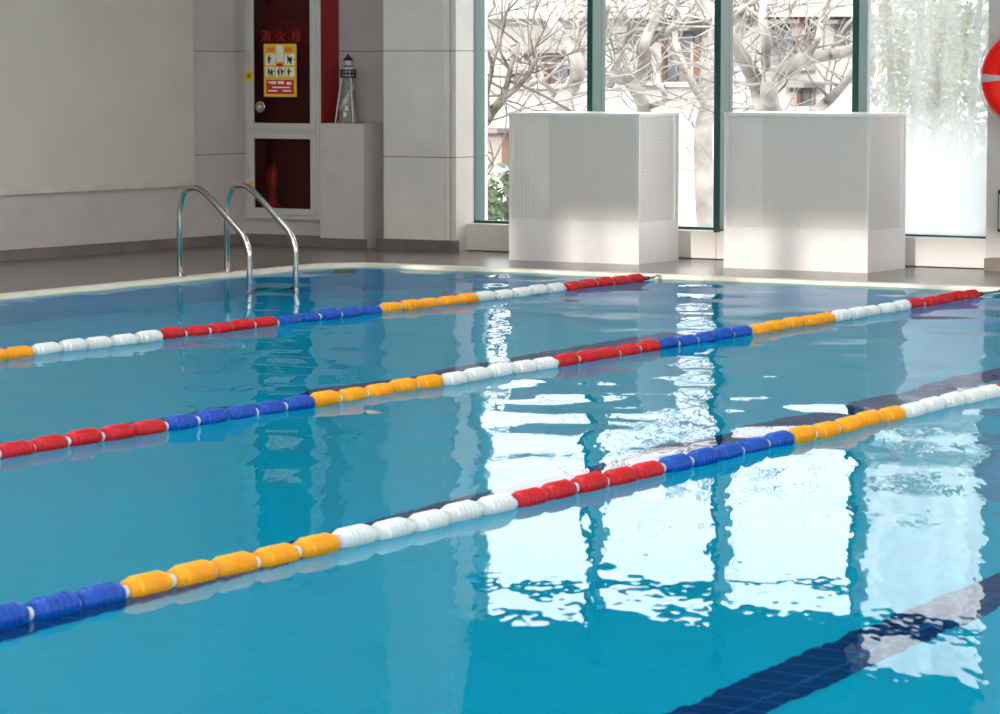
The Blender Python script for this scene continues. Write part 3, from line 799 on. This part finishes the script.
# the apartment block far behind
YBLD = 72.0
def bz(px, py): return at_y(px, py, YBLD)
bl = thing('low_building', 'low white building with orange brick piers far behind the trees', 'building', (bz(660, 100).x, YBLD, GZ))
bo = Vector(bl.location)
def brect(name, x0, y0, x1, y1, d0, d1, m, parent=bl, bev=0):
    """A block seen between those image columns and rows on the facade, from depth d0 in front to d1."""
    a, b = bz(x0, y1), bz(x1, y0)
    return obj(name, B(a.x - bo.x, b.x - bo.x, d0, d1, a.z - bo.z, b.z - bo.z, bev=bev), m, parent)
a, b = bz(380, 100), bz(1010, 100)
obj('facade_wall', B(a.x - bo.x, b.x - bo.x, 0, 8, 0, 5.2), M['facade'], bl)
def bay(x0, y0, x1, y1, panes, piers):
    w = brect('bay_recess', x0, y0, x1, y1, -.12, .02, M['roofgrey'])
    for q in panes: brect('window', *q, -.2, .0, M['pane'], w)
    for q in piers: brect('brick_pier', *q, -.45, .0, M['brick'], w)
    brect('eave', x0 - 6, y0 - 4, x1 + 8, y0, -1.1, 0, M['roofgrey'])
    brect('ledge', x0 - 4, y1, x1 + 4, y1 + 4, -.6, 0, M['facade'])
bay(515, 53, 576, 84, [(534, 60, 546, 80), (555, 58, 572, 80)], [(546.5, 64, 553, 86)])
bay(635, 31, 702, 82, [(648, 56, 657, 80), (671, 55, 681, 80), (684, 34, 697, 58), (637, 40, 646, 76)], [(660, 40, 670, 82), (699, 42, 702, 80), (644, 58, 648, 80)])
bay(768, 24, 812, 66, [(779, 27, 798, 54)], [(769.5, 24, 777, 46), (800, 24, 812, 40)])
bay(792, 87, 816, 106, [(806, 90, 813, 102)], [(798, 92, 805, 105)])
bay(836, 24, 850, 50, [(840, 27, 848, 44)], [])
bay(480, 132, 512, 182, [(480, 140, 488, 176)], [(489, 134, 511, 178)])
bay(930, 40, 975, 80, [(938, 46, 968, 76)], [])
brect('cornice', 400, 16, 1000, 19, -1.3, 0, M['facade'])
obj('roof', B(a.x - bo.x - .6, b.x - bo.x + .6, -1.0, 8.6, 5.2, 5.5), M['roofgrey'], bl)
# shrubs and the yellowing trees outside the fogged pane
def leafy(name, label, cat, px, py_base, Y, rx, rz, n, m, trunk, grp, size=.09, seedv=1, zc=None):
    rnd = random.Random(seedv)
    base = at_y(px, py_base, Y); z0 = GZ
    root = thing(name, label, cat, (base.x, Y, z0), grp)
    cz = base.z - z0
    bm = bmesh.new()
    for _ in range(n):
        while True:
            u = Vector((rnd.uniform(-1, 1), rnd.uniform(-1, 1), rnd.uniform(-1, 1)))
            if .25 < u.length < 1: break
        c = Vector((u.x * rx, u.y * rx * .7, cz + u.z * rz + .15 * math.sin(7 * u.x)))
        t = Vector((rnd.uniform(-1, 1), rnd.uniform(-1, 1), rnd.uniform(-1, .3))).normalized(); w = t.orthogonal().normalized()
        s = size * rnd.uniform(.6, 1.4)
        vs = [bm.verts.new(c + q) for q in (-t * s, w * s * .45, t * s, -w * s * .45)]
        bm.faces.new(vs)
    f = obj('foliage', bm, m, root); f['kind'] = 'stuff'
    bm = bmesh.new()
    for k in range(trunk):
        a = rnd.uniform(-.5, .5) * rx
        tube(bm, smooth_line([(a * .3, 0, 0), (a * .6, rnd.uniform(-.1, .1), cz * .5), (a, 0, cz), (a * 1.6, .1, cz + rz * .8)], 4), [.05 * (1 - .04 * j) for j in range(13)], 7)
    obj('stems', bm, M['bark_d'], root)
leafy('yellowing_tree', 'yellow green leafy tree blurred behind the fogged pane', 'tree', 915, 45, 27.5,   .55, .95, 2600, M['leaf_y'], 3, None, .036, 4)
leafy('green_tree', 'green leafy tree behind the fogged pane beside the lifebuoy', 'tree', 968, 90, 29.5,   .8, 1.3, 3200, M['leaf'], 3, None, .042, 6)
leafy('hedge_bush', 'low green bush outside the first pane beside the left cover box', 'bush', 497, 212, 27.0, .55, .35, 900, M['leaf'], 4, None, .05, 9)
0 and leafy('hedge_bush', 'low pale bush outside the second pane between the two cover boxes', 'bush', 694, 205, 27.5, .5, .4, 700, M['leaf_y'], 4, None, .05, 12)

# ------------------------------------------------------------------ light
sun_d = bpy.data.lights.new('sun', 'SUN'); sun = bpy.data.objects.new('sun', sun_d); C.objects.link(sun)
sun_d.energy = 2.6; sun_d.color = (1.0, .93, .84); sun_d.angle = math.radians(.6)
EL = math.radians(8.9)
dirv = Vector((.0, math.cos(EL), -math.sin(EL)))
sun.rotation_euler = dirv.to_track_quat('-Z', 'Y').to_euler()
w = bpy.data.worlds.new('sky'); bpy.context.scene.world = w; w.use_nodes = True
nt = w.node_tree; bg = nt.nodes['Background']
tc = nt.nodes.new('ShaderNodeTexCoord'); nz = nt.nodes.new('ShaderNodeTexNoise'); nz.inputs['Scale'].default_value = 2.5; nz.inputs['Detail'].default_value = 4
rp = nt.nodes.new('ShaderNodeValToRGB'); rp.color_ramp.elements[0].color = (.96, .975, 1, 1); rp.color_ramp.elements[1].color = (1, 1, 1, 1)
nt.links.new(tc.outputs['Generated'], nz.inputs['Vector']); nt.links.new(nz.outputs['Fac'], rp.inputs['Fac']); nt.links.new(rp.outputs['Color'], bg.inputs['Color'])
bg.inputs['Strength'].default_value = 4.5
# fill lamps added out of view under the ceiling to brighten pool and hall
lm = M['white_metal']
k = 0
for x in (-10.5, -6.0, -1.5):
    for y in (0.5, 5.5, 10.5, 15.5):
        ld = bpy.data.lights.new('fill_light', 'AREA'); ld.shape = 'RECTANGLE'; ld.size = 1.6; ld.size_y = .6; ld.energy = 100; ld.color = (1, .93, .84)
        t = thing('added_fill_lamp', 'added white fill lamp under the ceiling, out of view', 'ceiling light', (x, y, CEIL), 'added fill lamps over the pool')
        bm = bmesh.new(); box(bm, -.84, .84, -.34, -.31, -.12, 0); box(bm, -.84, .84, .31, .34, -.12, 0); box(bm, -.84, -.81, -.31, .31, -.12, 0); box(bm, .81, .84, -.31, .31, -.12, 0)
        obj('housing', bm, lm, t)  # casing made up to go with the added lamp
        lo = bpy.data.objects.new('fill_light', ld); C.objects.link(lo); lo.parent = t; lo.location = (0, 0, -.05)

sc_ = bpy.context.scene
sc_.view_settings.view_transform = 'Standard'; sc_.view_settings.look = 'None'; sc_.view_settings.gamma = 1; sc_.view_settings.use_curve_mapping = False
sc_.view_settings.exposure = 0.0
sc_.cycles.caustics_reflective = False
sc_.cycles.max_bounces = 12; sc_.cycles.transparent_max_bounces = 24
sc_.cycles.sample_clamp_indirect = 6.0
